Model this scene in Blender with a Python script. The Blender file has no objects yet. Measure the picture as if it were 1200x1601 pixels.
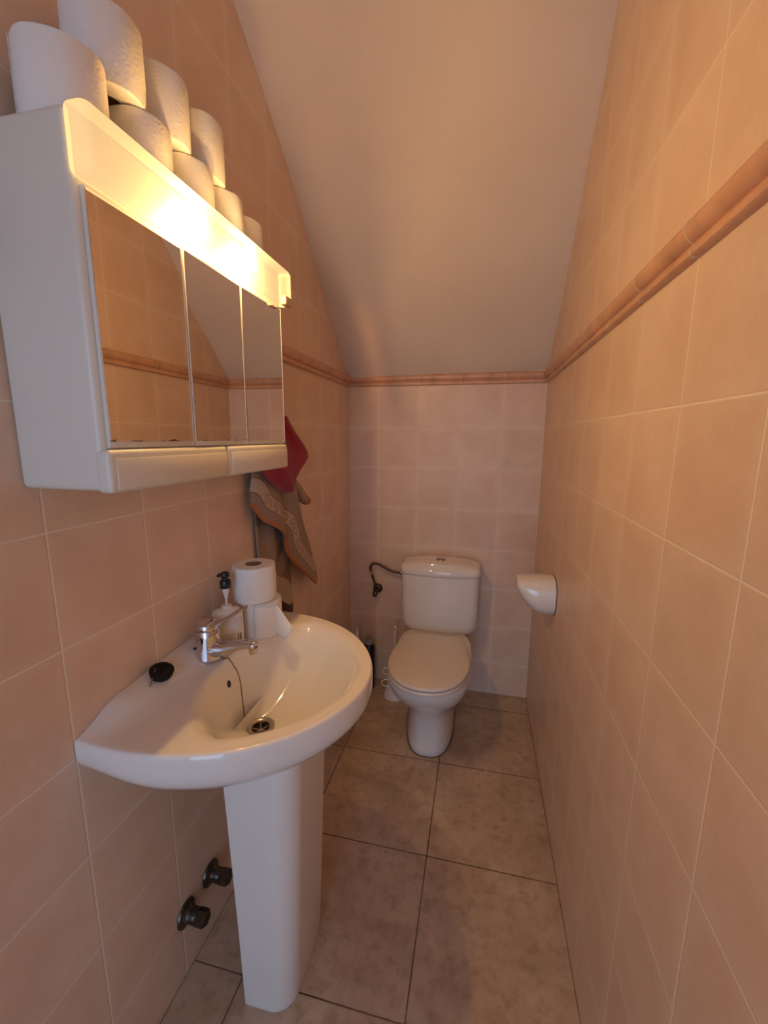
import bpy, bmesh, math, random
from math import sin, cos, pi
from mathutils import Vector, Matrix

random.seed(4)
scene = bpy.context.scene
COL = scene.collection
V = Vector
# ------------------------------------------------------------------ dimensions (metres)
XL, XR, YB, YF = -0.6675, 0.2854, 2.1314, -1.50
TILE = 0.202
RAIL0, RAIL1 = 1.591, 1.641
CAMZ = 1.341

# ------------------------------------------------------------------ mesh helpers
def box(bm, x0, x1, y0, y1, z0, z1, bevel=0.0, seg=3):
    vs = [bm.verts.new((x, y, z)) for x in (x0, x1) for y in (y0, y1) for z in (z0, z1)]
    idx = [(0, 1, 3, 2), (4, 6, 7, 5), (0, 4, 5, 1), (2, 3, 7, 6), (0, 2, 6, 4), (1, 5, 7, 3)]
    fs = [bm.faces.new([vs[i] for i in q]) for q in idx]
    if bevel > 0:
        es = list({e for f in fs for e in f.edges})
        bmesh.ops.bevel(bm, geom=es, offset=bevel, segments=seg, profile=0.5, affect='EDGES')
    return fs

def loft(bm, rings, cap0=True, cap1=True, closed=True):
    R = [[bm.verts.new(p) for p in r] for r in rings]
    n = len(R[0])
    for a, b in zip(R, R[1:]):
        for i in range(n if closed else n - 1):
            j = (i + 1) % n
            bm.faces.new((a[i], a[j], b[j], b[i]))
    if cap0: bm.faces.new(list(reversed(R[0])))
    if cap1: bm.faces.new(R[-1])
    return R

def fan_cap(bm, ring, p):
    c = bm.verts.new(p)
    for i in range(len(ring)):
        bm.faces.new((ring[i], ring[(i + 1) % len(ring)], c))

def lathe(bm, prof, origin=(0, 0, 0), direction=(0, 0, 1), n=40, cap0=True, cap1=True):
    q = V((0, 0, 1)).rotation_difference(V(direction).normalized())
    o = V(origin)
    rings = []
    for r, z in prof:
        rings.append([o + q @ V((max(r, 1e-5) * cos(2 * pi * i / n), max(r, 1e-5) * sin(2 * pi * i / n), z)) for i in range(n)])
    return loft(bm, rings, cap0, cap1)

def catmull(pts, k=8, closed=False):
    P = [V(p) for p in pts]
    n = len(P)
    out = []
    for i in range(n if closed else n - 1):
        if closed:
            p0, p1, p2, p3 = P[(i - 1) % n], P[i], P[(i + 1) % n], P[(i + 2) % n]
        else:
            p1, p2 = P[i], P[i + 1]
            p0 = P[i - 1] if i > 0 else p1 * 2 - p2
            p3 = P[i + 2] if i + 2 < n else p2 * 2 - p1
        for j in range(k):
            t = j / k
            out.append(0.5 * ((2 * p1) + (p2 - p0) * t + (2 * p0 - 5 * p1 + 4 * p2 - p3) * t * t + (3 * p1 - p0 - 3 * p2 + p3) * t ** 3))
    if not closed: out.append(P[-1])
    return out

def tube(bm, pts, rad, n=12, flat=1.0, cap=True):
    """rad: number or list; flat scales the second cross axis"""
    P = [V(p) for p in pts]
    m = len(P)
    rings = []
    up = None
    for i in range(m):
        t = (P[min(i + 1, m - 1)] - P[max(i - 1, 0)]).normalized()
        if up is None:
            up = V((0, 0, 1)) if abs(t.z) < 0.9 else V((0, 1, 0))
        a = t.cross(up).normalized()
        b = a.cross(t).normalized()
        up = b
        if isinstance(rad, (list, tuple)):
            s = i / (m - 1) * (len(rad) - 1)
            k = min(int(s), len(rad) - 2)
            r = rad[k] + (rad[k + 1] - rad[k]) * (s - k)
        else:
            r = rad
        rings.append([P[i] + a * (r * cos(2 * pi * j / n)) + b * (r * flat * sin(2 * pi * j / n)) for j in range(n)])
    loft(bm, rings, cap, cap)

def prism_y(bm, poly_xz, y0, y1, bevel=0.0, seg=3):
    a = [bm.verts.new((x, y0, z)) for x, z in poly_xz]
    b = [bm.verts.new((x, y1, z)) for x, z in poly_xz]
    n = len(a)
    fs = [bm.faces.new(a), bm.faces.new(list(reversed(b)))]
    for i in range(n):
        fs.append(bm.faces.new((a[i], b[i], b[(i + 1) % n], a[(i + 1) % n])))
    if bevel:
        es = list({e for f in fs for e in f.edges})
        bmesh.ops.bevel(bm, geom=es, offset=bevel, segments=seg, profile=0.5, affect='EDGES')

def super_ring(cx, cy, a, b, z, n=64, e=2.6):
    out = []
    for i in range(n):
        t = 2 * pi * i / n
        c, s = cos(t), sin(t)
        out.append(V((cx + a * math.copysign(abs(c) ** (2 / e), c), cy + b * math.copysign(abs(s) ** (2 / e), s), z)))
    return out

def resample(poly, n):
    """closed polyline resampled to n points, even by length"""
    P = [V(p) for p in poly]
    L = [0]
    for i in range(len(P)):
        L.append(L[-1] + (P[(i + 1) % len(P)] - P[i]).length)
    out = []
    k = 0
    for i in range(n):
        d = L[-1] * i / n
        while L[k + 1] < d: k += 1
        t = (d - L[k]) / max(L[k + 1] - L[k], 1e-9)
        out.append(P[k].lerp(P[(k + 1) % len(P)], t))
    return out

ROOT = {}
def link(o):
    COL.objects.link(o)
    return o

def thing(name, loc, label, cat, group=None):
    o = bpy.data.objects.new(name, None)
    o.empty_display_size = 0.03
    o.location = loc
    o['label'] = label; o['category'] = cat
    if group: o['group'] = group
    link(o)
    ROOT[o.name] = V(loc)
    return o

def obj(name, bm, mat, parent=None, sharp=38, local=False, label=None, solid=None, sub=0):
    me = bpy.data.meshes.new(name)
    bmesh.ops.recalc_face_normals(bm, faces=bm.faces[:])
    if parent is not None and not local:
        off = ROOT[parent.name]
        bmesh.ops.translate(bm, verts=bm.verts[:], vec=-off)
    bm.to_mesh(me); bm.free()
    for p in me.polygons: p.use_smooth = True
    me.set_sharp_from_angle(angle=math.radians(sharp))
    me.materials.append(mat)
    o = bpy.data.objects.new(name, me)
    link(o)
    if parent is not None:
        o.parent = parent
        ROOT[o.name] = ROOT.get(parent.name, V((0, 0, 0)))
    else:
        ROOT[o.name] = V((0, 0, 0))
    if label: o['label'] = label
    if solid:
        m = o.modifiers.new('thickness', 'SOLIDIFY'); m.thickness = solid; m.offset = 0
    if sub:
        m = o.modifiers.new('smooth', 'SUBSURF'); m.levels = sub; m.render_levels = sub
    return o

def tag(o, label, cat, group=None):
    o['label'] = label; o['category'] = cat
    if group: o['group'] = group
    return o

def struct(o):
    o['kind'] = 'structure'
    return o

def BM(): return bmesh.new()

# ------------------------------------------------------------------ material helpers
class NT:
    def __init__(s, name):
        s.m = bpy.data.materials.new(name); s.m.use_nodes = True
        s.t = s.m.node_tree; s.n = s.t.nodes
        s.b = s.n['Principled BSDF']; s.out = s.n['Material Output']
    def new(s, typ, **kw):
        n = s.n.new(typ)
        for k, v in kw.items(): setattr(n, k, v)
        return n
    def ln(s, a, b): s.t.links.new(a, b)
    def put(s, sock, v):
        if isinstance(v, (int, float)): sock.default_value = v
        elif isinstance(v, (tuple, list)): sock.default_value = tuple(v) + ((1,) if len(v) == 3 and sock.type == 'RGBA' else ())
        else: s.ln(v, sock)
    def math(s, op, a, b=None, clamp=False):
        n = s.new('ShaderNodeMath', operation=op, use_clamp=clamp)
        s.put(n.inputs[0], a)
        if b is not None: s.put(n.inputs[1], b)
        return n.outputs[0]
    def mix(s, f, a, b, typ='MIX'):
        n = s.new('ShaderNodeMix', data_type='RGBA', blend_type=typ)
        s.put(n.inputs[0], f); s.put(n.inputs[6], a); s.put(n.inputs[7], b)
        return n.outputs[2]
    def pos(s):
        g = s.new('ShaderNodeNewGeometry')
        x = s.new('ShaderNodeSeparateXYZ'); s.ln(g.outputs['Position'], x.inputs[0])
        return g.outputs['Position'], x.outputs
    def noise(s, vec, scale, detail=3, rough=0.55, dim='3D'):
        n = s.new('ShaderNodeTexNoise', noise_dimensions=dim)
        if vec is not None: s.ln(vec, n.inputs['Vector'])
        n.inputs['Scale'].default_value = scale; n.inputs['Detail'].default_value = detail
        n.inputs['Roughness'].default_value = rough
        return n.outputs['Fac']
    def ramp(s, f, a, b, lo=0.0, hi=1.0):
        n = s.new('ShaderNodeMapRange'); n.clamp = True
        s.put(n.inputs[0], f)
        n.inputs[1].default_value = lo; n.inputs[2].default_value = hi
        n.inputs[3].default_value = a; n.inputs[4].default_value = b
        return n.outputs[0]
    def bump(s, h, strength=0.3, dist=0.002):
        n = s.new('ShaderNodeBump'); n.inputs['Strength'].default_value = strength
        n.inputs['Distance'].default_value = dist
        s.put(n.inputs['Height'], h); s.ln(n.outputs[0], s.b.inputs['Normal'])
    def set(s, **kw):
        for k, v in kw.items(): s.put(s.b.inputs[k.replace('_', ' ')], v)
        return s

def simple(name, color, rough=0.4, metal=0.0, coat=0.0, spec=0.5, var=0.0, vscale=30, bump=0.0, bscale=200):
    m = NT(name)
    m.set(Roughness=rough, Metallic=metal)
    m.b.inputs['Coat Weight'].default_value = coat
    m.b.inputs['Coat Roughness'].default_value = 0.05
    m.b.inputs['Specular IOR Level'].default_value = spec
    p, _ = m.pos()
    if var:
        f = m.noise(p, vscale, 4)
        m.set(Base_Color=m.mix(m.ramp(f, 0, 1, .3, .7), tuple(c * (1 - var) for c in color), tuple(min(1, c * (1 + var)) for c in color)))
    else:
        m.set(Base_Color=color)
    if bump:
        m.bump(m.noise(p, bscale, 3), bump, 0.001)
    return m.m

def tile_mat(name, ax, u0, v_zero, v_split=None, v2=None):
    """square glazed wall tiles in the plane spanned by axis ax (0 x / 1 y) and z"""
    m = NT(name)
    p, xyz = m.pos()
    u = m.math('DIVIDE', m.math('SUBTRACT', xyz[ax], u0), TILE)
    z = xyz[2]
    v = m.math('DIVIDE', m.math('SUBTRACT', z, v_zero), TILE)
    vup = m.math('DIVIDE', m.math('SUBTRACT', z, v2), TILE)
    sel = m.math('GREATER_THAN', z, v_split)
    mx = m.new('ShaderNodeMix'); m.put(mx.inputs[0], sel); m.put(mx.inputs[2], v); m.put(mx.inputs[3], vup)
    v = mx.outputs[0]
    def edge(c):
        f = m.math('FRACT', c)
        return m.math('SUBTRACT', 0.5, m.math('ABSOLUTE', m.math('SUBTRACT', f, 0.5)))
    d = m.math('MULTIPLY', m.math('MINIMUM', edge(u), edge(v)), TILE)
    wob = m.noise(p, 60, 2)
    d = m.math('SUBTRACT', d, m.math('MULTIPLY', m.math('SUBTRACT', wob, 0.5), 0.0008))
    grout = m.ramp(d, 1, 0, 0.0009, 0.0017)
    cell = m.new('ShaderNodeCombineXYZ')
    m.ln(m.math('FLOOR', u), cell.inputs[0]); m.ln(m.math('FLOOR', v), cell.inputs[1]); m.put(cell.inputs[2], sel)
    wn = m.new('ShaderNodeTexWhiteNoise', noise_dimensions='3D'); m.ln(cell.outputs[0], wn.inputs['Vector'])
    shift = m.new('ShaderNodeVectorMath', operation='MULTIPLY_ADD')
    m.ln(wn.outputs['Color'], shift.inputs[0]); shift.inputs[1].default_value = (7, 7, 7); m.ln(p, shift.inputs[2])
    cloud = m.noise(shift.outputs[0], 7, 4, 0.6)
    fine = m.noise(p, 90, 3, 0.6)
    c = m.mix(m.ramp(cloud, 0, 1, .3, .72), (0.690, 0.500, 0.378), (0.785, 0.610, 0.485))
    c = m.mix(m.ramp(fine, 0, .22, .42, .7), c, (0.655, 0.465, 0.348))
    # paler rim of every tile
    c = m.mix(m.ramp(d, .35, 0, 0.001, 0.030), c, (0.80, 0.635, 0.51))
    hv = m.new('ShaderNodeHueSaturation'); m.ln(c, hv.inputs['Color'])
    m.ln(m.ramp(wn.outputs['Value'], 0.975, 1.025), hv.inputs['Value'])
    c = m.mix(grout, hv.outputs[0], (0.85, 0.75, 0.63))
    m.set(Base_Color=c, Roughness=m.ramp(grout, 0.36, 0.8))
    m.b.inputs['Specular IOR Level'].default_value = 0.35
    h = m.math('ADD', m.ramp(d, 0, 1, 0.0006, 0.003), m.math('MULTIPLY', cloud, 0.25))
    m.bump(h, 0.35, 0.0015)
    return m.m

def floor_mat():
    m = NT('floor_tile')
    p, xyz = m.pos()
    Q = 0.4128
    def edge(a, o):
        f = m.math('FRACT', m.math('DIVIDE', m.math('SUBTRACT', a, o), Q))
        return m.math('MULTIPLY', m.math('SUBTRACT', 0.5, m.math('ABSOLUTE', m.math('SUBTRACT', f, 0.5))), Q)
    d = m.math('MINIMUM', edge(xyz[0], -0.5267), edge(xyz[1], 0.7526))
    # open joint where the floor meets the walls
    jx = m.math('MINIMUM', m.math('SUBTRACT', XR, xyz[0]), m.math('SUBTRACT', xyz[0], XL))
    d = m.math('MINIMUM', d, m.math('MINIMUM', jx, m.math('SUBTRACT', YB, xyz[1])))
    rough_edge = m.noise(p, 140, 3)
    d = m.math('SUBTRACT', d, m.math('MULTIPLY', m.math('SUBTRACT', rough_edge, 0.5), 0.003))
    g = m.ramp(d, 1, 0, 0.0013, 0.0024)
    big = m.noise(p, 5, 5, 0.65)
    mid = m.noise(p, 24, 5, 0.7)
    spot = m.noise(p, 55, 3, 0.75)
    c = m.mix(m.ramp(big, 0, 1, .32, .68), (0.440, 0.320, 0.225), (0.640, 0.500, 0.375))
    c = m.mix(m.ramp(mid, 0, .65, .46, .68), c, (0.34, 0.225, 0.150))
    c = m.mix(m.ramp(spot, 0, .5, .64, .78), c, (0.30, 0.19, 0.13))
    dirt = m.noise(p, 3.0, 2)
    c = m.mix(m.math('MULTIPLY', g, m.ramp(dirt, .72, 1.0, .4, .6)), c, (0.075, 0.047, 0.033))
    m.set(Base_Color=c, Roughness=m.ramp(mid, .38, .55))
    m.b.inputs['Specular IOR Level'].default_value = 0.35
    m.bump(m.math('ADD', m.math('MULTIPLY', mid, .25), m.ramp(d, 0, 1, 0.0006, 0.003)), 0.25, 0.0015)
    return m.m

def cloth_mat(name, base, dark, scale=900, strength=0.6):
    m = NT(name)
    p, _ = m.pos()
    f = m.noise(p, scale, 2, .6)
    g = m.noise(p, 40, 3)
    c = m.mix(m.ramp(f, 0, 1, .35, .65), dark, base)
    c = m.mix(m.ramp(g, 0, .35, .4, .7), c, tuple(x * .8 for x in base))
    m.set(Base_Color=c, Roughness=0.95)
    m.b.inputs['Sheen Weight'].default_value = 0.25
    m.b.inputs['Specular IOR Level'].default_value = 0.1
    m.bump(f, strength, 0.002)
    return m

M = {}
M['tile_side'] = tile_mat('salmon_tile_side', 1, 0.5216, 1.591, 1.62, 1.641)
M['tile_back'] = tile_mat('salmon_tile_back', 0, -0.512, 1.591, 1.62, 1.641)
M['floor'] = floor_mat()
M['rail'] = simple('terracotta_glaze', (0.60, 0.345, 0.22), 0.35, var=.18, vscale=16, bump=.1, bscale=60)
M['rail_grout'] = simple('pale_grout', (0.72, 0.55, 0.42), 0.85)
M['plaster'] = simple('off_white_plaster', (0.71, 0.625, 0.545), 0.92, var=.03, vscale=4, bump=.12, bscale=90, spec=.2)
M['ceramic'] = simple('white_ceramic', (0.80, 0.775, 0.74), 0.07, coat=.4, var=.01, vscale=6)
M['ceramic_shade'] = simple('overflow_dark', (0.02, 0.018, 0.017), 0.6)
M['seat'] = simple('seat_plastic', (0.74, 0.68, 0.625), 0.28, var=.015, vscale=8)
M['cabinet'] = simple('ivory_plastic', (0.72, 0.70, 0.635), 0.32, var=.02, vscale=5)
M['gap'] = simple('dark_gap', (0.05, 0.035, 0.03), 0.8)
M['strip'] = simple('brushed_strip', (0.80, 0.74, 0.66), 0.3, metal=.6)
M['switch'] = simple('amber_switch', (0.62, 0.40, 0.24), 0.35)
M['chrome'] = simple('chrome', (0.66, 0.64, 0.65), 0.07, metal=1.0)
M['steel'] = simple('drain_steel', (0.50, 0.45, 0.40), 0.28, metal=1.0, var=.1, vscale=60)
M['bronze'] = simple('dark_bronze', (0.085, 0.075, 0.062), 0.28, metal=.85, var=.3, vscale=60)
M['hose'] = simple('braided_hose', (0.13, 0.085, 0.06), 0.42, metal=.7, bump=.7, bscale=700)
M['brass'] = simple('brass_collar', (0.62, 0.42, 0.24), 0.25, metal=1.0)
M['rubber'] = simple('black_rubber', (0.006, 0.006, 0.0065), 0.42, spec=.25)
M['blackplastic'] = simple('black_plastic', (0.010, 0.010, 0.011), 0.3)
M['whiteplastic'] = simple('white_plastic', (0.78, 0.74, 0.70), 0.35)
M['greyplastic'] = simple('grey_plastic', (0.30, 0.29, 0.29), 0.4)
M['cardboard'] = simple('roll_cardboard', (0.33, 0.225, 0.15), 0.9, var=.15)
M['chain'] = simple('bead_chain', (0.30, 0.26, 0.23), 0.3, metal=1.0)
M['wire'] = simple('white_wire', (0.76, 0.70, 0.63), 0.4)
M['redcap'] = simple('red_plastic', (0.30, 0.05, 0.04), 0.4)
M['red_cloth'] = cloth_mat('crimson_towelling', (0.40, 0.030, 0.065), (0.22, 0.012, 0.032), 700).m

def paper_mat():
    m = NT('tissue_paper')
    p, _ = m.pos()
    f = m.noise(p, 260, 2, .5)
    v = m.new('ShaderNodeTexVoronoi'); m.ln(p, v.inputs['Vector']); v.inputs['Scale'].default_value = 190
    m.set(Base_Color=m.mix(f, (0.80, 0.785, 0.755), (0.87, 0.855, 0.83)), Roughness=0.95)
    m.b.inputs['Specular IOR Level'].default_value = 0.1
    m.bump(m.math('ADD', m.math('MULTIPLY', v.outputs['Distance'], .6), f), 0.35, 0.0015)
    return m.m
M['paper'] = paper_mat()

def mirror_mat():
    m = NT('silvered_mirror')
    p, xyz = m.pos()
    n = m.noise(p, 32, 4, .75)
    # desilvered edge creeping up from the bottom
    h = m.math('ADD', m.math('SUBTRACT', xyz[2], 1.3335), m.math('MULTIPLY', m.math('SUBTRACT', .60, n), 0.030))
    spot = m.ramp(h, 1, 0, 0.0002, 0.0012)
    m.set(Base_Color=m.mix(spot, (0.84, 0.80, 0.76), (0.10, 0.07, 0.05)), Metallic=m.ramp(spot, 1, 0), Roughness=m.ramp(spot, 0.012, .6))
    return m.m
M['mirror'] = mirror_mat()

def diffuser_mat(clear=0.50, em_k=1.0):
    m = NT('opal_diffuser')
    tr = m.new('ShaderNodeBsdfTranslucent'); tr.inputs[0].default_value = (0.085 * em_k ** .5, 0.075 * em_k ** .5, 0.055 * em_k ** .5, 1)
    gl = m.new('ShaderNodeBsdfDiffuse'); gl.inputs[0].default_value = (0.50 * em_k ** .5, 0.46 * em_k ** .5, 0.38 * em_k ** .5, 1)
    em = m.new('ShaderNodeEmission'); em.inputs[0].default_value = (1.0, 0.66, 0.31, 1); em.inputs[1].default_value = LAMP_EMIT * em_k
    a = m.new('ShaderNodeMixShader'); a.inputs[0].default_value = 0.70
    m.ln(tr.outputs[0], a.inputs[1]); m.ln(gl.outputs[0], a.inputs[2])
    b = m.new('ShaderNodeAddShader'); m.ln(a.outputs[0], b.inputs[0]); m.ln(em.outputs[0], b.inputs[1])
    tp = m.new('ShaderNodeBsdfTransparent'); tp.inputs[0].default_value = (1.0, 0.80, 0.52, 1)
    c = m.new('ShaderNodeMixShader'); c.inputs[0].default_value = clear
    m.ln(b.outputs[0], c.inputs[1]); m.ln(tp.outputs[0], c.inputs[2])
    m.ln(c.outputs[0], m.out.inputs['Surface'])
    return m.m
LAMP_EMIT = 0.92
BULB_W = 7.6
SKY = (0.45, 0.67, 1.0)
SKY_STR = 2.7
EXPO = 0.54
M["diffuser"] = diffuser_mat()
M["end_cap"] = diffuser_mat(0.85)
M["lamp_top"] = diffuser_mat(0.24, .12)
M['end_edge'] = diffuser_mat(0.72)

# ------------------------------------------------------------------ room shell
T = 0.08
bm = BM(); box(bm, XL - T, XL, YF - T, YB + T, -0.05, 3.2); struct(obj('wall_left', bm, M['tile_side']))
bm = BM(); box(bm, XR, XR + T, YF - T, YB + T, -0.05, 3.2); struct(obj('wall_right', bm, M['tile_side']))
bm = BM(); box(bm, XL, XR, YB, YB + T, -0.05, 3.2); struct(obj('wall_back', bm, M['tile_back']))
bm = BM()
box(bm, XL, -0.56, YF - T, YF, -0.05, 3.2); box(bm, 0.20, XR, YF - T, YF, -0.05, 3.2); box(bm, -0.56, 0.20, YF - T, YF, 2.08, 3.2)
struct(obj('wall_front', bm, M['tile_back']))
bm = BM(); box(bm, XL - T, XR + T, YF - 2.0, YB + T, -0.08, 0.0); struct(obj('floor', bm, M['floor']))

# sloping, slightly twisted plaster soffit of the stairs above
SL = [(2.14, 1.600), (2.105, 1.632), (2.03, 1.705), (1.93, 1.80), (1.73, 1.985), (1.51, 2.195), (1.32, 2.335), (1.17, 2.435), (0.95, 2.555), (0.6, 2.70), (0.1, 2.83), (YF - T, 2.90)]
SR = [(2.18, 1.600), (2.150, 1.632), (2.07, 1.71), (1.985, 1.80), (1.80, 1.960), (1.63, 2.140), (1.475, 2.290), (1.355, 2.425), (1.16, 2.565), (0.8, 2.73), (0.2, 2.86), (YF - T, 2.93)]
cl = catmull([(0, y, z) for y, z in SL], 6); cr = catmull([(0, y, z) for y, z in SR], 6)
bm = BM()
NX = 10
rows = []
for a, b in zip(cl, cr):
    rows.append([V((XL - 0.03 + (XR - XL + 0.06) * i / NX, 0, 0)) + a.lerp(b, i / NX) for i in range(NX + 1)])
lo = [[bm.verts.new(p) for p in r] for r in rows]
hi = [[bm.verts.new(p + V((0, 0.10, 0.12))) for p in r] for r in rows]
for i in range(len(rows) - 1):
    for j in range(NX):
        bm.faces.new((lo[i][j], lo[i][j + 1], lo[i + 1][j + 1], lo[i + 1][j]))
        bm.faces.new((hi[i][j], hi[i + 1][j], hi[i + 1][j + 1], hi[i][j + 1]))
for j in range(NX):
    bm.faces.new((lo[0][j], hi[0][j], hi[0][j + 1], lo[0][j + 1])); bm.faces.new((lo[-1][j], lo[-1][j + 1], hi[-1][j + 1], hi[-1][j]))
for i in range(len(rows) - 1):
    bm.faces.new((lo[i][0], lo[i + 1][0], hi[i + 1][0], hi[i][0])); bm.faces.new((lo[i][-1], hi[i][-1], hi[i + 1][-1], lo[i + 1][-1]))
struct(obj('ceiling', bm, M['plaster'], sharp=60))

# moulded tile rail: profile (protrusion, z)
PROF = [(0.000, 1.590), (0.008, 1.5905), (0.0125, 1.594), (0.0135, 1.599), (0.012, 1.6045), (0.0095, 1.6075), (0.0095, 1.6085), (0.014, 1.610),
        (0.0195, 1.616), (0.0225, 1.6235), (0.0225, 1.630), (0.020, 1.6365), (0.015, 1.6405), (0.008, 1.642), (0.000, 1.642)]
def rail(name, pts, joints, grow=0.0):
    """pts: function (d, z, s) -> world point, s from 0 to 1"""
    bm = BM()
    loft(bm, [[pts(d, z, s) for d, z in PROF] for s in (0.0, 1.0)], True, True, False)
    o = struct(obj(name, bm, M['rail']))
    return o
def rl(d, z, s): return V((XL + d, (YF if s == 0 else YB - d), z))
def rr(d, z, s): return V((XR - d, (YF if s == 0 else YB - d), z))
def rb(d, z, s): return V((XL + d if s == 0 else XR - d, YB - d, z))
for k, (f, js) in enumerate(((rl, 'y-'), (rb, 'x'), (rr, 'y+'))):
    o = rail('trim_%d' % (k + 1), f, js)
    # thin pale grout joints between the rail tiles
    bm = BM()
    E = [(d + 0.0006, z + (0.0006 if z > 1.61 else -0.0004)) for d, z in PROF]
    if js == 'x':
        at = [-0.512 + TILE * i for i in range(0, 4)] + [XL + 0.012, XR - 0.012]
    else:
        at = [0.5216 + TILE * i for i in range(-4, 8)]
    for c in at:
        w = 0.0011
        if js == 'x': loft(bm, [[V((c + q, YB - d, z)) for d, z in E] for q in (-w, w)], True, True, False)
        elif js == 'y-': loft(bm, [[V((XL + d, c + q, z)) for d, z in E] for q in (-w, w)], True, True, False)
        else: loft(bm, [[V((XR - d, c + q, z)) for d, z in E] for q in (-w, w)], True, True, False)
    obj('grout_joints', bm, M['rail_grout'], o)

# ------------------------------------------------------------------ mirror cabinet
CY0, CY1 = 0.494, 1.058
cab = thing('mirror_cabinet', (XL, 0.776, 1.26), 'ivory plastic three-door mirror cabinet with lit lamp strip hung on the left wall', 'cabinet')
bm = BM()
prism_y(bm, [(XL + .001, 1.262), (-0.515, 1.262), (-0.515, 1.745), (XL + .001, 1.745)], CY0, CY1, 0.010, 4)
obj('body', bm, M['cabinet'], cab)
DOORS = [(0.5035, 0.684), (0.6865, 0.866), (0.8685, 1.052)]
def swing(bm, i):
    if i == 1: bmesh.ops.rotate(bm, cent=(-.511, .866, 1.5), matrix=Matrix.Rotation(0.0135, 3, 'Z'), verts=bm.verts[:])
for i, (a, b) in enumerate(DOORS):
    bm = BM(); box(bm, -0.5148, -0.5085, a, b, 1.3235, 1.657, 0.0012, 2); swing(bm, i)
    d = obj('mirror_door', bm, M['cabinet'], cab)
    bm = BM(); box(bm, -0.5086, -0.5072, a + .0016, b - .0016, 1.3325, 1.6545); swing(bm, i)
    obj('mirror', bm, M['mirror'], d)
    bm = BM(); box(bm, -0.5086, -0.5066, b - .0016, b + .0004, 1.3255, 1.6565); swing(bm, i)
    obj('edge_strip', bm, M['strip'], d, label='bright metal edge strip')
for a, b, z1 in ((CY0 - .0006, 0.781, 1.3215), (0.7835, CY1 + .0006, 1.3215)):
    bm = BM(); box(bm, -0.530, -0.5035, a, b, 1.2595, z1, 0.007, 4)
    f = obj('drawer', bm, M['cabinet'], cab)
    bm = BM(); box(bm, -0.5045, -0.5020, a + .012, b - .004, 1.263, 1.3085, 0.0016, 2)
    obj('drawer_face', bm, M['cabinet'], f)
bm = BM(); box(bm, -0.5200, -0.482, CY0 - .003, CY1 + .008, 1.6615, 1.7465, 0.011, 5)
kill = [f for f in bm.faces if f.calc_center_median().y > CY1 + .0079 and f.calc_area() > 1e-4]
bmesh.ops.delete(bm, geom=kill, context='FACES_ONLY')
lamp_shell = obj('lamp_diffuser', bm, M['diffuser'], cab, label='glowing warm opal lamp strip')
bm2 = BM(); box(bm2, -0.5150, -0.5135, CY0 + .006, CY1 - .004, 1.666, 1.742)  # added dark sheet behind the bulbs, dims the glow seen through the diffuser
obj('added_glow_absorber', bm2, simple('added_absorber_dark', (.10, .085, .06), .6), cab)
lamp_shell.data.materials.append(M['lamp_top'])
for p in lamp_shell.data.polygons:
    if p.normal.z > .45: p.material_index = 1
bm = BM(); box(bm, -0.5145, -0.4945, CY1 + .0070, CY1 + .0078, 1.6700, 1.7380)
obj('lamp_end_cap', bm, M['end_cap'], cab)
bm = BM(); box(bm, -0.4945, -0.4835, CY1 + .0070, CY1 + .0078, 1.6700, 1.7380)
obj('lamp_end_edge', bm, M['end_edge'], cab)
bm = BM(); box(bm, -0.497, -0.4812, 1.030, CY1 + .0074, 1.6609, 1.683, 0.0035, 3)
obj('rocker_switch', bm, M['switch'], cab, label='amber rocker switch')

# ------------------------------------------------------------------ toilet paper rolls
RR, RH, RC = 0.0535, 0.109, 0.0200
def roll_parts(root, R=RR, H=RH):
    bm = BM()
    n = 56
    prof = [(RC, 0.001), (R - .004, 0.0), (R - .001, .0012), (R, .004), (R + .0004, H * .5), (R, H - .004), (R - .001, H - .0012), (R - .004, H), (RC, H - .001)]
    rings = []
    for r, z in prof:
        ring = []
        for i in range(n):
            t = 2 * pi * i / n
            w = 0.0009 * sin(3 * t + 1) + 0.0006 * sin(7 * t) if r > R * .8 else 0
            ring.append(V(((r + w) * cos(t), (r + w) * sin(t), z)))
        rings.append(ring)
    rings.append([V((RC * cos(2 * pi * i / n), RC * sin(2 * pi * i / n), 0.001)) for i in range(n)])
    loft(bm, rings, False, False)
    bmesh.ops.remove_doubles(bm, verts=bm.verts[:], dist=1e-5)
    p = obj('paper', bm, M['paper'], root, local=True)
    bm = BM()
    lathe(bm, [(RC + .0002, .0006), (RC + .0002, H - .0006), (RC - .0012, H - .0006), (RC - .0012, .0006), (RC + .0002, .0006)], n=32, cap0=False, cap1=False)
    bmesh.ops.remove_doubles(bm, verts=bm.verts[:], dist=1e-5)
    c = obj('cardboard_core', bm, M['cardboard'], root, local=True, label='brown cardboard core')
    return p, c

def copy_thing(src, loc, rz, label, group, scale=None):
    r = src.copy(); COL.objects.link(r)
    r.location = loc; r.rotation_euler = (0, 0, rz); r['label'] = label; r['group'] = group
    ROOT[r.name] = V(loc)
    for ch in src.children:
        c = ch.copy(); COL.objects.link(c); c.parent = r
    return r

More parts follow.
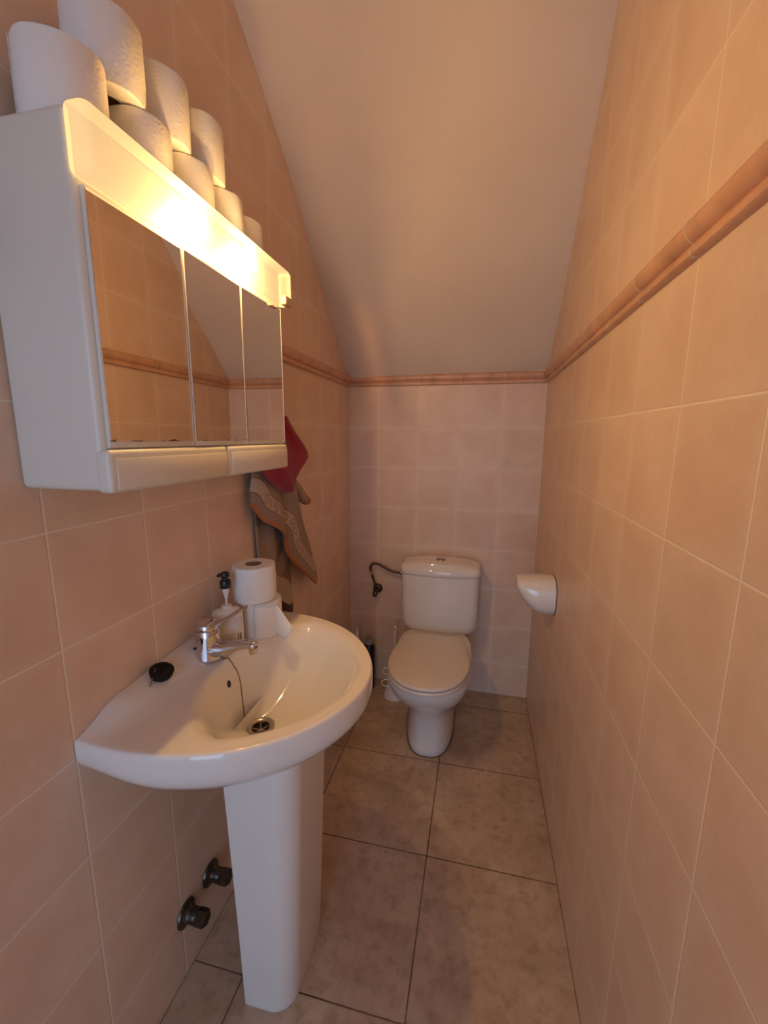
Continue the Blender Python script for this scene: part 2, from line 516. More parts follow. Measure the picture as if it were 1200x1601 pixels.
ZT = 1.7455
GR = 'toilet rolls stacked on the mirror cabinet'
roll0 = thing('toilet_roll', (-.590, 0.568, ZT), 'white toilet roll with a torn tip, nearest of the bottom row on the cabinet', 'toilet roll', GR)
roll_parts(roll0)
bottom = [(-.592, 0.705, 'white toilet roll second from the near end of the bottom row'),
          (-.590, 0.820, 'white toilet roll in the middle of the bottom row on the cabinet'),
          (-.590, 0.929, 'white toilet roll second from the far end, bottom row'),
          (-.604, 1.043, 'white toilet roll at the far end of the bottom row, nothing on top')]
rolls = []
for i, (x, y, lab) in enumerate(bottom):
    rolls.append(copy_thing(roll0, (x, y, ZT), random.uniform(0, 6), lab, GR))
top = [(-.597, 0.654, 'white toilet roll nearest in the top row, cut off by the picture edge'),
       (-.597, 0.765, 'white toilet roll in the middle of the top row on the cabinet'),
       (-.597, 0.877, 'white toilet roll farthest of the three in the top row on the cabinet')]
for i, (x, y, lab) in enumerate(top):
    rolls.append(copy_thing(roll0, (x, y, ZT + RH + .001), random.uniform(0, 6), lab, GR))
# torn loose tip of the nearest roll
bm = BM()
pts = []
for k in range(9):
    t = math.radians(-125 - 5 * k)
    r = RR + .0012 + .00035 * k * k * .3
    h = RH + (0.010 * sin(k / 8 * pi) if k < 9 else 0)
    pts.append((V((r * cos(t), r * sin(t), 0.004)), V((r * cos(t), r * sin(t), h))))
a = [bm.verts.new(p) for p, q in pts]; b = [bm.verts.new(q) for p, q in pts]
for k in range(8): bm.faces.new((a[k], a[k + 1], b[k + 1], b[k]))
obj('loose_sheet', bm, M['paper'], roll0, local=True, solid=.0006)

# ------------------------------------------------------------------ wash basin
BYC, BZ = 0.820, 0.822
half = [(0.0, 0.299), (.05, .303), (.11, .3035), (.18, .294), (.25, .274), (.31, .243), (.36, .202), (.402, .150), (.431, .095), (.447, .040), (.450, 0.0)]
pts = [(u, -v, 0) for u, v in half] + [(u, v, 0) for u, v in reversed(half[:-1])]
outl = [p for p in catmull(pts, 6)]
nb = 40
for k in range(1, nb):      # straight back edge along the wall
    outl.append(V((0.0, 0.299 - 0.598 * k / nb, 0)))
DU = 0.183
def ray_to(poly, t):
    o = V((DU, 0)); d = V((cos(t), sin(t)))
    best = None
    m = len(poly)
    for i in range(m):
        p, q = poly[i].xy, poly[(i + 1) % m].xy
        e = q - p
        den = d.x * e.y - d.y * e.x
        if abs(den) < 1e-12: continue
        w = p - o
        s = (w.x * e.y - w.y * e.x) / den
        r = (w.x * d.y - w.y * d.x) / den
        if s > 0 and -1e-6 <= r <= 1 + 1e-6 and (best is None or s > best): best = s
    return best
NA = 220
# denser sampling, exact at the two back corners
angs = sorted([2 * pi * i / NA for i in range(NA)] + [math.atan2(.299, -DU), math.atan2(-.299, -DU) % (2 * pi)])
NA = len(angs)
inner = super_ring(0.262, 0, 0.164, 0.262, 0, 240, 2.25)
Ro = [ray_to(outl, t) for t in angs]
Ri = [min(ray_to(inner, t), Ro[i] - 0.020) for i, t in enumerate(angs)]
def sm(x): x = max(0, min(1, x)); return x * x * (3 - 2 * x)
def deck_z(u, v):
    z = BZ - 0.004 + 0.030 * sm((0.075 - u) / 0.06) * sm((0.30 - abs(v)) / 0.10)
    z += 0.010 * sm((0.15 - u) / .15) * sm((.2 - abs(v)) / .2)
    return z
DEPTH = 0.166
def basin_pt(t, r):
    return DU + r * cos(t), r * sin(t)
rings = []
DR = 0.021          # drain hole radius
def gprof(f, t=0):
    a = abs(sin(t)) ** 3
    g = f ** (1.9 - .55 * a)
    w = .20 + .22 * a
    k = sm((f - 1 + w) / w)
    return g * (1 - k) + (1 - .5 * (1 - f) ** 1.6) * k
for f in [0, .06, .13, .21, .30, .40, .50, .60, .69, .77, .84, .89, .93, .96, .985, 1.0]:
    ring = []
    for i, t in enumerate(angs):
        r = DR + (Ri[i] - DR) * f
        u, v = basin_pt(t, r)
        ue, ve = basin_pt(t, Ri[i])
        zt = deck_z(ue, ve)
        g = gprof(f, t)
        zz = (BZ - DEPTH) + (zt - (BZ - DEPTH)) * g
        ring.append(V((XL + .001 + u, BYC + v, zz)))
    rings.append(ring)
for f in [.08, .2, .35, .5, .65, .8, .92]:
    ring = []
    for i, t in enumerate(angs):
        r = Ri[i] + (Ro[i] - .006 - Ri[i]) * f
        u, v = basin_pt(t, r)
        ring.append(V((XL + .001 + max(u, 0), BYC + v, deck_z(max(u, 0), v))))
    rings.append(ring)
for off, dz in [(.006, 0), (.0035, -.0007), (.0012, -.003), (0, -.0065), (-.001, -.012), (-.001, -.022), (-.001, -.036), (.001, -.050), (.006, -.064), (.017, -.079), (.038, -.095), (.085, -.110), (.130, -.135), (.155, -.190)]:
    ring = []
    for i, t in enumerate(angs):
        r = max(Ro[i] - off, .05)
        u, v = basin_pt(t, r)
        if cos(t) < 0 and abs(Ro[i] * cos(t) + DU) < 1e-4:      # back face stays on the wall
            u, v = 0.0, v
        z = deck_z(max(u, 0), v) if dz > -.01 else BZ - .004
        if dz <= -.03:
            zk = dz * (0.80 + 0.20 * sm(u / 0.16))
        else:
            zk = dz
        ring.append(V((XL + .001 + max(u, 0), BYC + v, z + zk)))
    rings.append(ring)
bm = BM()
R = loft(bm, rings, False, True)
basin = thing('washbasin', (XL, BYC, 0.67), 'white ceramic D-shaped washbasin on a pedestal against the left wall', 'sink')
bowl = obj('basin', bm, M['ceramic'], basin, sharp=55)
# pedestal
bm = BM()
def ped_ring(z, x0, x1, w, rr_):
    # D section: flat rear open towards the wall, big rounded front corners
    out = []
    for i in range(9): out.append(V((x0, BYC - w + 2 * w * (8 - i) / 8, z)))
    k = 14
    for i in range(k + 1):
        a = -pi / 2 + (pi / 2) * i / k
        out.append(V((x1 - rr_ + rr_ * cos(a), BYC - w + rr_ * 1.0 + rr_ * sin(a), z)))
    for i in range(k + 1):
        a = (pi / 2) * i / k
        out.append(V((x1 - rr_ + rr_ * cos(a), BYC + w - rr_ + rr_ * sin(a), z)))
    return out
prof = [(0.0, -.492, -.376, .116), (.01, -.492, -.374, .117), (.2, -.496, -.366, .118), (.45, -.503, -.356, .120), (.60, -.508, -.350, .121), (.695, -.510, -.348, .120)]
loft(bm, [ped_ring(z, a, b, w, .055) for z, a, b, w in prof], True, False)
obj('pedestal', bm, M['ceramic'], basin, sharp=50)
# overflow hole
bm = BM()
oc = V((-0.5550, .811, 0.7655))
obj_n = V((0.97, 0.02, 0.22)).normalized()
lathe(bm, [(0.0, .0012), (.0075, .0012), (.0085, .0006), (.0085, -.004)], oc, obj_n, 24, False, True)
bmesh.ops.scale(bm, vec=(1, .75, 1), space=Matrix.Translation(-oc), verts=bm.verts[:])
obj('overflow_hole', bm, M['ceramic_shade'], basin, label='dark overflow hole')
# drain
dc = V((XL + .001 + DU, BYC, BZ - DEPTH + .0035))
bm = BM()
lathe(bm, [(.0205, -.016), (.0205, -.001), (.0225, .0012), (.031, .0030), (.0325, .0022), (.0325, -.001), (.0215, -.016)], dc, n=44, cap0=False, cap1=False)
dr = obj('drain_ring', bm, M['steel'], basin, label='steel drain ring')
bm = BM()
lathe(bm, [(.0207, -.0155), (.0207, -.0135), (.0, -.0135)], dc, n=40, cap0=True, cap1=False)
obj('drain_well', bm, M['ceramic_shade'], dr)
bm = BM()
for k in range(6):
    a = k * pi / 3
    tube(bm, [dc + V((.0045 * cos(a), .0045 * sin(a), -.010)), dc + V((.0200 * cos(a), .0200 * sin(a), -.010))], .0019, 8)
lathe(bm, [(.0, -.0085), (.0045, -.0085), (.0055, -.0105), (.0055, -.0125), (0, -.0125)], dc, n=20, cap0=False, cap1=False)
obj('strainer', bm, M['steel'], dr)

# ------------------------------------------------------------------ tap
fx, fy, fz = -0.605, BYC - .006, deck_z(.0625, 0) - .001
tap = thing('mixer_tap', (fx, fy, fz), 'chrome single-lever mixer tap on the back ledge of the basin', 'tap')
bm = BM()
lathe(bm, [(.0, 0), (.0295, 0), (.0305, .002), (.0302, .005), (.0290, .03), (.0278, .055), (.0268, .070), (.0258, .0725), (.0, .0725)], (fx, fy, fz), n=44, cap0=False, cap1=False)
obj('tap_body', bm, M['chrome'], tap)
bm = BM()
lathe(bm, [(.0, .0735), (.0258, .0735), (.0264, .077), (.0256, .084), (.0222, .090), (.014, .094), (.004, .0953), (0, .0955)], (fx, fy, fz), n=44, cap0=False, cap1=False)
cap_ = obj('lever_cap', bm, M['chrome'], tap)
bm = BM()
path = catmull([(fx + .004, fy, fz + .083), (fx + .030, fy, fz + .088), (fx + .060, fy, fz + .106), (fx + .088, fy, fz + .126), (fx + .101, fy, fz + .133)], 6)
tube(bm, path, [.0190, .0170, .0150, .0138, .0130, .0110], 16, .36)
obj('lever', bm, M['chrome'], cap_)
bm = BM()
path = catmull([(fx + .006, fy, fz + .026), (fx + .035, fy, fz + .027), (fx + .065, fy, fz + .035), (fx + .095, fy, fz + .043), (fx + .115, fy, fz + .0445), (fx + .124, fy, fz + .041)], 7)
tube(bm, path, [.0265, .0235, .0180, .0140, .0124, .0124, .0130, .0105], 20, .88)
obj('spout', bm, M['chrome'], tap)
bm = BM()
lathe(bm, [(.0, 0), (.0098, 0), (.0104, .002), (.0104, .014), (.0, .014)], (fx + .1165, fy, fz + .0245), n=28, cap0=False, cap1=False)
obj('aerator', bm, M['chrome'], tap)
bm = BM()
lathe(bm, [(0, 0), (.003, 0), (.003, .007), (0, .008)], (fx - .018, fy - .0185, fz + .030), (-.5, -.85, 0), 12, False, False)
obj('grub_screw', bm, M['gap'], tap)

# bead chain from the tap down into the bowl
def bowl_z(x, y):
    u, v = x - XL - .001, y - BYC
    t = math.atan2(v, u - DU) % (2 * pi)
    r = math.hypot(u - DU, v)
    k = min(range(NA), key=lambda i: abs(angs[i] - t))
    if r >= Ri[k]: return deck_z(u, v)
    f = (r - DR) / (Ri[k] - DR); f = max(f, 0)
    ue, ve = basin_pt(t, Ri[k])
    zt = deck_z(ue, ve)
    g = gprof(min(f, 1), t)
    return (BZ - DEPTH) + (zt - (BZ - DEPTH)) * g
bm = BM()
way = catmull([(-.576, .817, 0), (-.567, .827, 0), (-.5605, .839, 0), (-.5555, .850, 0), (-.548, .848, 0), (-.536, .834, 0), (-.522, .818, 0), (-.508, .802, 0)], 9)
cp = [V((p.x, p.y, bowl_z(p.x, p.y) + .0016)) for p in way]
cp[0].z += .008; cp[1].z += .006; cp[2].z += .004
acc, last = 0, cp[0]
# resample every 3 mm into beads
dist = 0
beads = []
for a, b in zip(cp, cp[1:]):
    L = (b - a).length
    while dist <= L:
        beads.append(a.lerp(b, dist / L if L else 0)); dist += .0031
    dist -= L
for p in beads:
    bmesh.ops.create_icosphere(bm, subdivisions=1, radius=.0019, matrix=Matrix.Translation(p))
tube(bm, cp, .0006, 6)
tag(obj('plug_chain', bm, M['chain']), 'thin metal ball chain hanging from the tap down into the basin bowl', 'chain')

# black plug lying on the ledge
pz = deck_z(.033, -.126) - .002
px, py = -.634, .694
plug = thing('sink_plug', (px, py, pz), 'round black rubber plug lying on the near end of the basin ledge', 'sink plug')
bm = BM()
tilt = V((.28, -.10, 1)).normalized()
lathe(bm, [(0, .001), (.0215, .001), (.0225, .004), (.0240, .0105), (.0240, .0135), (.0225, .0150), (.012, .0150), (.0105, .0140), (0, .0140)], (px, py, pz + .004), tilt, 40, False, False)
obj('stopper', bm, M['rubber'], plug)
bm = BM()
q = V((0, 0, 1)).rotation_difference(tilt)
ring = [V((px, py, pz + .0195)) + q @ V((.0080 * cos(2 * pi * i / 24), .0080 * sin(2 * pi * i / 24), 0)) for i in range(25)]
tube(bm, ring, .0009, 8)
obj('pull_ring', bm, M['rubber'], plug)
bm = BM()
for k in range(9):
    p = V((px - .004 + .0010 * k, py - .010 - .0032 * k, pz + .0215 - .0024 * k)) if k < 8 else V((px + .005, py - .037, pz + .003))
    bmesh.ops.create_icosphere(bm, subdivisions=1, radius=.0021, matrix=Matrix.Translation(p))
obj('chain_end', bm, M['chain'], plug, label='short end of ball chain')

# ------------------------------------------------------------------ rolls on the basin
bz = deck_z(.09, .18) + .001
GB = 'toilet rolls on the basin ledge'
rb1 = copy_thing(roll0, (-.562, .984, bz), 1.2, 'white toilet roll with its end sheet hanging loose, standing on the basin ledge', GB)
for c in list(rb1.children):
    if c.name.startswith('loose_sheet'): bpy.data.objects.remove(c)
rb2 = copy_thing(roll0, (-.574, .978, bz + RH * .872 + .001), 2.4, 'white toilet roll on top of another one on the basin ledge, brown core showing', GB)
for c in list(rb2.children):
    if c.name.startswith('loose_sheet'): bpy.data.objects.remove(c)
for r in rolls:
    for c in list(r.children):
        if c.name.startswith('loose_sheet'): bpy.data.objects.remove(c)
for r in (rb1, rb2): r.scale = (1.035, 1.035, .872)
# hanging end sheet of the lower roll
bm = BM()
NU, NV_ = 14, 10
grid = []
c0 = V((-.562, .984, bz)); R1 = RR * 1.035 + .0014; H1 = RH * .872
for i in range(NU + 1):
    q = i / NU
    a = math.radians(-80 + 62 * min(q, .5) / .5)
    top_ = c0 + V((R1 * cos(a), R1 * sin(a), H1 - .002 - .006 * sm(q * 1.3)))
    bot_ = c0 + V((R1 * cos(a), R1 * sin(a), .002))
    if q > .5:
        k = (q - .5) / .5
        top_ = top_ + V((.050 * k, -.004 * k, -.060 * k ** 1.1))
        bot_ = bot_ + V((.030 * k, -.012 * k, .000 - .004 * k))
    col = []
    for j in range(NV_ + 1):
        w = j / NV_
        p = bot_.lerp(top_, w)
        p += V((.004 * sin(w * pi) * max(0, q - .4), -.006 * sin(w * pi) * max(0, q - .3), 0))
        col.append(bm.verts.new(p))
    grid.append(col)
for i in range(NU):
    for j in range(NV_): bm.faces.new((grid[i][j], grid[i + 1][j], grid[i + 1][j + 1], grid[i][j + 1]))
ls = obj('loose_sheet', bm, M['paper'], None, solid=.0006)
ls.parent = rb1
ls.matrix_parent_inverse = (Matrix.Translation(rb1.location) @ Matrix.Rotation(1.2, 4, 'Z') @ Matrix.Diagonal((1.035, 1.035, .872, 1))).inverted()

# ------------------------------------------------------------------ soap bottle with pump
sx, sy = -.601, .889
sz = deck_z(.068, .093) + .001
soap = thing('soap_bottle', (sx, sy, sz), 'white soap bottle with a printed back label and raised black pump, behind the tap', 'soap bottle')
ang = math.radians(34)
ca, sa = cos(ang), sin(ang)
def rot_ring(a, b, z, e=4.0, n=48, sh=(0, 0)):
    return [V((sx + ca * (p.x + sh[0]) - sa * (p.y + sh[1]), sy + sa * (p.x + sh[0]) + ca * (p.y + sh[1]), sz + z)) for p in super_ring(0, 0, a, b * .86, 0, n, e)]
bm = BM()
loft(bm, [rot_ring(.033, .019, 0), rot_ring(.036, .021, .003), rot_ring(.037, .022, .01), rot_ring(.0375, .022, .05), rot_ring(.037, .0215, .080),
          rot_ring(.0345, .020, .089, 3), rot_ring(.026, .016, .0945, 2.4), rot_ring(.014, .012, .0965, 2), rot_ring(.0125, .0115, .098, 2), rot_ring(.0125, .0115, .104, 2)])
m = NT('bottle_plastic'); m.set(Base_Color=(0.76, 0.72, 0.67), Roughness=.3); m.b.inputs['Subsurface Weight'].default_value = .1
m.b.inputs['Subsurface Radius'].default_value = (.01, .01, .01)
obj('bottle', bm, m.m, soap)
# printed label (own mesh with UVs, mm scale)
def label_mat():
    m = NT('printed_label')
    tc = m.new('ShaderNodeUVMap'); tc.uv_map = 'UVMap'
    s = m.new('ShaderNodeSeparateXYZ'); m.ln(tc.outputs[0], s.inputs[0])
    u, v = s.outputs[0], s.outputs[1]
    def rng(a, lo, hi): return m.math('MULTIPLY', m.math('GREATER_THAN', a, lo), m.math('LESS_THAN', a, hi))
    vec = m.new('ShaderNodeCombineXYZ'); m.ln(m.math('MULTIPLY', u, 60), vec.inputs[0]); m.ln(m.math('FLOOR', m.math('MULTIPLY', v, 22)), vec.inputs[1])
    words = m.math('GREATER_THAN', m.noise(vec.outputs[0], 1.0, 2), .47)
    line = m.math('LESS_THAN', m.math('FRACT', m.math('MULTIPLY', v, 22)), .42)
    text = m.math('MULTIPLY', m.math('MULTIPLY', words, line), m.math('MULTIPLY', rng(u, .08, .62), rng(v, .06, .42)))
    # thin curved lines of small print in the upper half
    curve = m.math('ADD', v, m.math('MULTIPLY', m.math('POWER', m.math('SUBTRACT', u, .2), 2), .22))
    fine = m.math('MULTIPLY', m.math('LESS_THAN', m.math('FRACT', m.math('MULTIPLY', curve, 14)), .28), m.math('MULTIPLY', rng(u, .10, .93), rng(v, .46, .9)))
    bvec = m.new('ShaderNodeCombineXYZ'); m.ln(m.math('FLOOR', m.math('MULTIPLY', u, 75)), bvec.inputs[0])
    wn = m.new('ShaderNodeTexWhiteNoise', noise_dimensions='3D'); m.ln(bvec.outputs[0], wn.inputs['Vector'])
    bar = m.math('MULTIPLY', m.math('GREATER_THAN', wn.outputs['Value'], .45), m.math('MULTIPLY', rng(u, .68, .93), rng(v, .10, .38)))
    k = m.math('MAXIMUM', m.math('MULTIPLY', text, .8), m.math('MAXIMUM', m.math('MULTIPLY', fine, .35), m.math('MULTIPLY', bar, .85)))
    m.set(Base_Color=m.mix(k, (0.74, 0.69, 0.63), (0.05, 0.05, 0.055)), Roughness=.4)
    return m.m
bm = BM()
uvl = bm.loops.layers.uv.new('UVMap')
nn = 16
gl = []
ringp = [p for p in super_ring(0, 0, .0379, .0224 * .86, 0, 400, 4.0)]
front = sorted([p for p in ringp if p.y < 0 and abs(p.x) < .0325], key=lambda p: p.x)
for i in range(nn + 1):
    p = front[int(i / nn * (len(front) - 1))]
    row = []
    for j in range(2):
        z = .008 + .068 * j
        row.append((bm.verts.new((sx + ca * p.x - sa * (p.y - .0003), sy + sa * p.x + ca * (p.y - .0003), sz + z)), (i / nn, j)))
    gl.append(row)
for i in range(nn):
    q = [gl[i][0], gl[i + 1][0], gl[i + 1][1], gl[i][1]]
    f = bm.faces.new([a for a, _ in q])
    for l in f.loops:
        for a, uv in q:
            if l.vert is a: l[uvl].uv = uv
obj('back_label', bm, label_mat(), soap, solid=.0003, label='printed label with small text and a barcode')
bm = BM()
lathe(bm, [(0, .100), (.0026, .100), (.0026, .122), (.0042, .123), (.0052, .132), (.0078, .138), (.0080, .152), (0, .152)], (sx, sy, sz), n=24, cap0=False, cap1=False)
pump = obj('pump_stem', bm, M['whiteplastic'], soap)
bm = BM()
lathe(bm, [(0, .149), (.0125, .149), (.0136, .151), (.0136, .165), (.0125, .1685), (.0080, .170), (.0078, .174), (.0100, .176), (.0112, .180), (.0100, .1875), (.006, .1895), (0, .190)], (sx, sy, sz), n=32, cap0=False, cap1=False)
tube(bm, catmull([(sx, sy, sz + .1815), (sx - .010, sy - .004, sz + .1825), (sx - .0165, sy - .007, sz + .1785)], 5), [.0075, .0060, .0045], 14, .75)
obj('pump_head', bm, M['blackplastic'], pump, label='black pump head')

# ------------------------------------------------------------------ toilet
TX = -0.172
toilet = thing('toilet', (TX, 1.85, 0), 'white close-coupled toilet with its lid closed against the back wall', 'toilet')
def d_ring(yf, yb, hw, z, e=2.6, n=72, back_e=4.5, mid=None):
    mid = (yf + yb) / 2 if mid is None else mid
    out = []
    for i in range(n):
        t = 2 * pi * i / n
        c, s = cos(t), sin(t)
        ee = e if s < 0 else back_e
        x = hw * math.copysign(abs(c) ** (2 / ee), c)
        y = mid + (mid - yf if s < 0 else yb - mid) * math.copysign(abs(s) ** (2 / ee), s)
        out.append(V((TX + x, y, z)))
    return out
bm = BM()
loft(bm, [d_ring(1.600, 2.05, .101, 0), d_ring(1.596, 2.05, .104, .004), d_ring(1.597, 2.05, .104, .03), d_ring(1.602, 2.05, .099, .10),
          d_ring(1.598, 2.05, .097, .16, 2.5), d_ring(1.580, 2.05, .102, .205, 2.4, mid=1.75), d_ring(1.545, 2.05, .120, .245, 2.3, mid=1.70), d_ring(1.500, 2.04, .143, .285, 2.2, mid=1.66), d_ring(1.460, 2.02, .159, .325, 2.15, mid=1.64),
          d_ring(1.436, 2.0, .168, .360, 2.1, mid=1.63), d_ring(1.426, 2.0, .172, .385, 2.1, mid=1.63), d_ring(1.428, 2.0, .170, .394, 2.1, mid=1.63), d_ring(1.436, 1.99, .162, .398, 2.1, mid=1.63)])
box(bm, TX - .125, TX + .125, 1.84, 2.115, .335, .392, .018, 4)
obj('toilet_bowl', bm, M['ceramic'], toilet, sharp=50)
lid_half = [(0, 1.412), (.045, 1.417), (.088, 1.438), (.125, 1.476), (.150, 1.525), (.1655, 1.585), (.167, 1.645), (.160, 1.710), (.148, 1.775), (.134, 1.828), (.122, 1.856), (.108, 1.866)]
def lid_outline(s=1.0, n=96):
    pts = [(TX - x, y, 0) for x, y in reversed(lid_half)] + [(TX + x, y, 0) for x, y in lid_half[1:]]
    c = catmull(pts, 6)
    c += [c[-1].lerp(c[0], k / 6) for k in range(1, 6)]
    o = resample(c, n)
    ctr = V((TX, 1.64, 0))
    return [ctr + (p - ctr) * s for p in o]
def at_z(ring, z): return [V((p.x, p.y, z)) for p in ring]
bm = BM()
loft(bm, [at_z(lid_outline(.985), .4005), at_z(lid_outline(1.0), .403), at_z(lid_outline(1.003), .410), at_z(lid_outline(.99), .4155)])
obj('seat', bm, M['seat'], toilet, sharp=50)
bm = BM()
Rr_ = loft(bm, [at_z(lid_outline(.955), .4175), at_z(lid_outline(.978), .4180), at_z(lid_outline(.988), .421), at_z(lid_outline(.988), .4265), at_z(lid_outline(.978), .4305), at_z(lid_outline(.955), .4322), at_z(lid_outline(.6), .4345), at_z(lid_outline(.2), .4355)], True, False)
fan_cap(bm, Rr_[-1], (TX, 1.64, .4356))
obj('seat_lid', bm, M['seat'], toilet, sharp=50)
for s in (-1, 1):
    bm = BM()
    tube(bm, [(TX + s * .078 - .022, 1.872, .413), (TX + s * .078 + .022, 1.872, .413)], .0105, 16)
    obj('lid_hinge', bm, M['seat'], toilet)
# cistern
def tank_ring(z, hw, yf, yb, bow=.030, rc=.045, n=96):
    pts = []
    k = 16
    for i in range(k + 1):
        x = -hw + rc + (2 * hw - 2 * rc) * i / k
        pts.append(V((TX + .004 + x, yf + bow * (abs(x) / hw) ** 2.2, z)))
    yfc = yf + bow * ((hw - rc) / hw) ** 2.2
    for i in range(1, 8):
        a = -pi / 2 + pi / 2 * i / 8
        pts.append(V((TX + .004 + hw - rc + rc * cos(a), yfc + rc + rc * sin(a), z)))
    for i in range(1, 8):
        a = pi / 2 * i / 8
        pts.append(V((TX + .004 + hw - rc + rc * cos(a), yb - rc + rc * sin(a), z)))
    for i in range(1, 8):
        a = pi / 2 + pi / 2 * i / 8
        pts.append(V((TX + .004 - hw + rc + rc * cos(a), yb - rc + rc * sin(a), z)))
    for i in range(1, 8):
        a = pi + pi / 2 * i / 8
        pts.append(V((TX + .004 - hw + rc + rc * cos(a), yfc + rc + rc * sin(a), z)))
    return resample(pts, n)
bm = BM()
loft(bm, [tank_ring(.384, .118, 1.985, 2.122), tank_ring(.3855, .140, 1.968, 2.124), tank_ring(.391, .156, 1.957, 2.126), tank_ring(.402, .171, 1.948, 2.127), tank_ring(.418, .180, 1.943, 2.128), tank_ring(.445, .1855, 1.940, 2.129),
          tank_ring(.52, .1875, 1.938, 2.129), tank_ring(.62, .1885, 1.936, 2.129), tank_ring(.684, .189, 1.935, 2.129), tank_ring(.688, .184, 1.940, 2.126)])
tank = obj('cistern', bm, M['ceramic'], toilet, sharp=50)
bm = BM()
LR = [tank_ring(.6885, .186, 1.937, 2.127), tank_ring(.6905, .193, 1.930, 2.1295), tank_ring(.700, .1945, 1.928, 2.1300), tank_ring(.709, .1945, 1.928, 2.1300), tank_ring(.718, .1925, 1.931, 2.1290), tank_ring(.7255, .187, 1.938, 2.127), tank_ring(.7305, .179, 1.948, 2.124)]
def dome(sc, z):
    r = tank_ring(z, .179, 1.948, 2.124)
    c = V((TX + .004, 2.035, z))
    out = []
    for p in r:
        q = c + (p - c) * sc
        q.z = z - .014 * ((q.x - c.x) / .179) ** 2
        out.append(q)
    return out
LR += [dome(.93, .7445), dome(.75, .7480), dome(.4, .7500)]
Rr_ = loft(bm, LR, True, False)
fan_cap(bm, Rr_[-1], (TX + .004, 2.035, .7505))
obj('cistern_lid', bm, M['ceramic'], toilet, sharp=50)
bm = BM()
lathe(bm, [(0, .748), (.0225, .748), (.0225, .754), (.0200, .7565), (.0172, .7545), (.0172, .7575), (.0, .759)], (TX + .004, 2.02, 0), n=32, cap0=False, cap1=False)
obj('flush_button', bm, M['steel'], toilet, label='round chrome flush button')
# dark silicone line round the foot
bm = BM()
fr = d_ring(1.594, 2.05, .106, .0)
loft(bm, [fr, at_z(d_ring(1.594, 2.05, .106, 0), .003)])
obj('foot_seal', bm, simple('dirty_sealant', (.12, .07, .045), .8), toilet, label='dark sealant line round the foot')
# two wire hangers over the rim
for k, (y, z, hw) in enumerate(((1.575, .392, .0), (1.522, .372, .0))):
    bm = BM()
    x0 = TX - .168 if k == 0 else TX - .160
    c = V((x0, y, z))
    pts = [c + V((.012, 0, .010)), c + V((-.002, -.004, .013)), c + V((-.013, -.006, .006)), c + V((-.016, -.004, -.006)), c + V((-.010, 0, -.016)), c + V((.000, .003, -.020)), c + V((.010, .004, -.018))]
    tube(bm, catmull(pts, 5), .0016, 8)
    o = obj('rim_hanger', bm, M['wire'])
    tag(o, ('thin white wire loop hooked on the toilet rim, nearer the cistern' if k == 0 else 'thin white wire loop hooked on the toilet rim, nearer the front of the bowl'), 'toilet rim hook', 'wire loops on the toilet rim')

# ------------------------------------------------------------------ cistern supply: angle valve and braided hose
vx, vz = -.512, .535
valve = thing('angle_valve', (vx, YB, vz), 'dark bronze angle valve on the back wall left of the cistern', 'water valve')
bm = BM()
lathe(bm, [(0, 0), (.0265, 0), (.0265, .003), (.024, .009), (.016, .014), (.010, .016), (0, .016)], (vx, YB + .001, vz), (0, -1, 0), 32, False, False)
obj('wall_rosette', bm, M['bronze'], valve)
bm = BM()
lathe(bm, [(0, .010), (.0105, .010), (.0105, .034), (.0125, .036), (.0125, .058), (.010, .062), (0, .062)], (vx, YB, vz), (0, -1, 0), 20, False, False)
tube(bm, [(vx, YB - .047, vz), (vx - .004, YB - .047, vz + .040)], .0085, 14)
obj('valve_body', bm, M['bronze'], valve)
bm = BM()
lathe(bm, [(0, .0), (.013, .0), (.015, .004), (.012, .020), (.006, .026), (0, .026)], (vx, YB - .050, vz - .006), (-.25, -.5, -.8), 10, False, False)
obj('valve_knob', bm, M['bronze'], valve)
hose = thing('supply_hose', (vx - .005, YB - .047, vz + .040), 'dark braided water hose curving from the wall valve to the cistern', 'hose')
hy = YB - .047
hp = catmull([(vx - .004, hy, vz + .036), (vx - .014, hy, vz + .066), (vx - .026, hy, vz + .098), (vx - .030, hy, vz + .126), (vx - .018, hy, vz + .148), (vx + .010, hy, vz + .150), (vx + .045, hy - .002, vz + .136), (vx + .085, hy - .004, vz + .118), (vx + .118, hy - .006, vz + .113), (vx + .140, hy - .006, vz + .114)], 8)
bm = BM(); tube(bm, hp, .0070, 14); obj('braid', bm, M['hose'], hose)
bm = BM(); tube(bm, hp[14:20], .0075, 14); obj('crimp_collar', bm, M['brass'], hose, label='bright brass collar')
bm = BM(); tube(bm, hp[-9:-5], .0075, 14); obj('crimp_collar', bm, M['bronze'], hose)
bm = BM(); tube(bm, [hp[-1] - V((.008, 0, 0)), hp[-1] + V((.0085, 0, 0))], .0115, 6); obj('union_nut', bm, M['bronze'], hose)

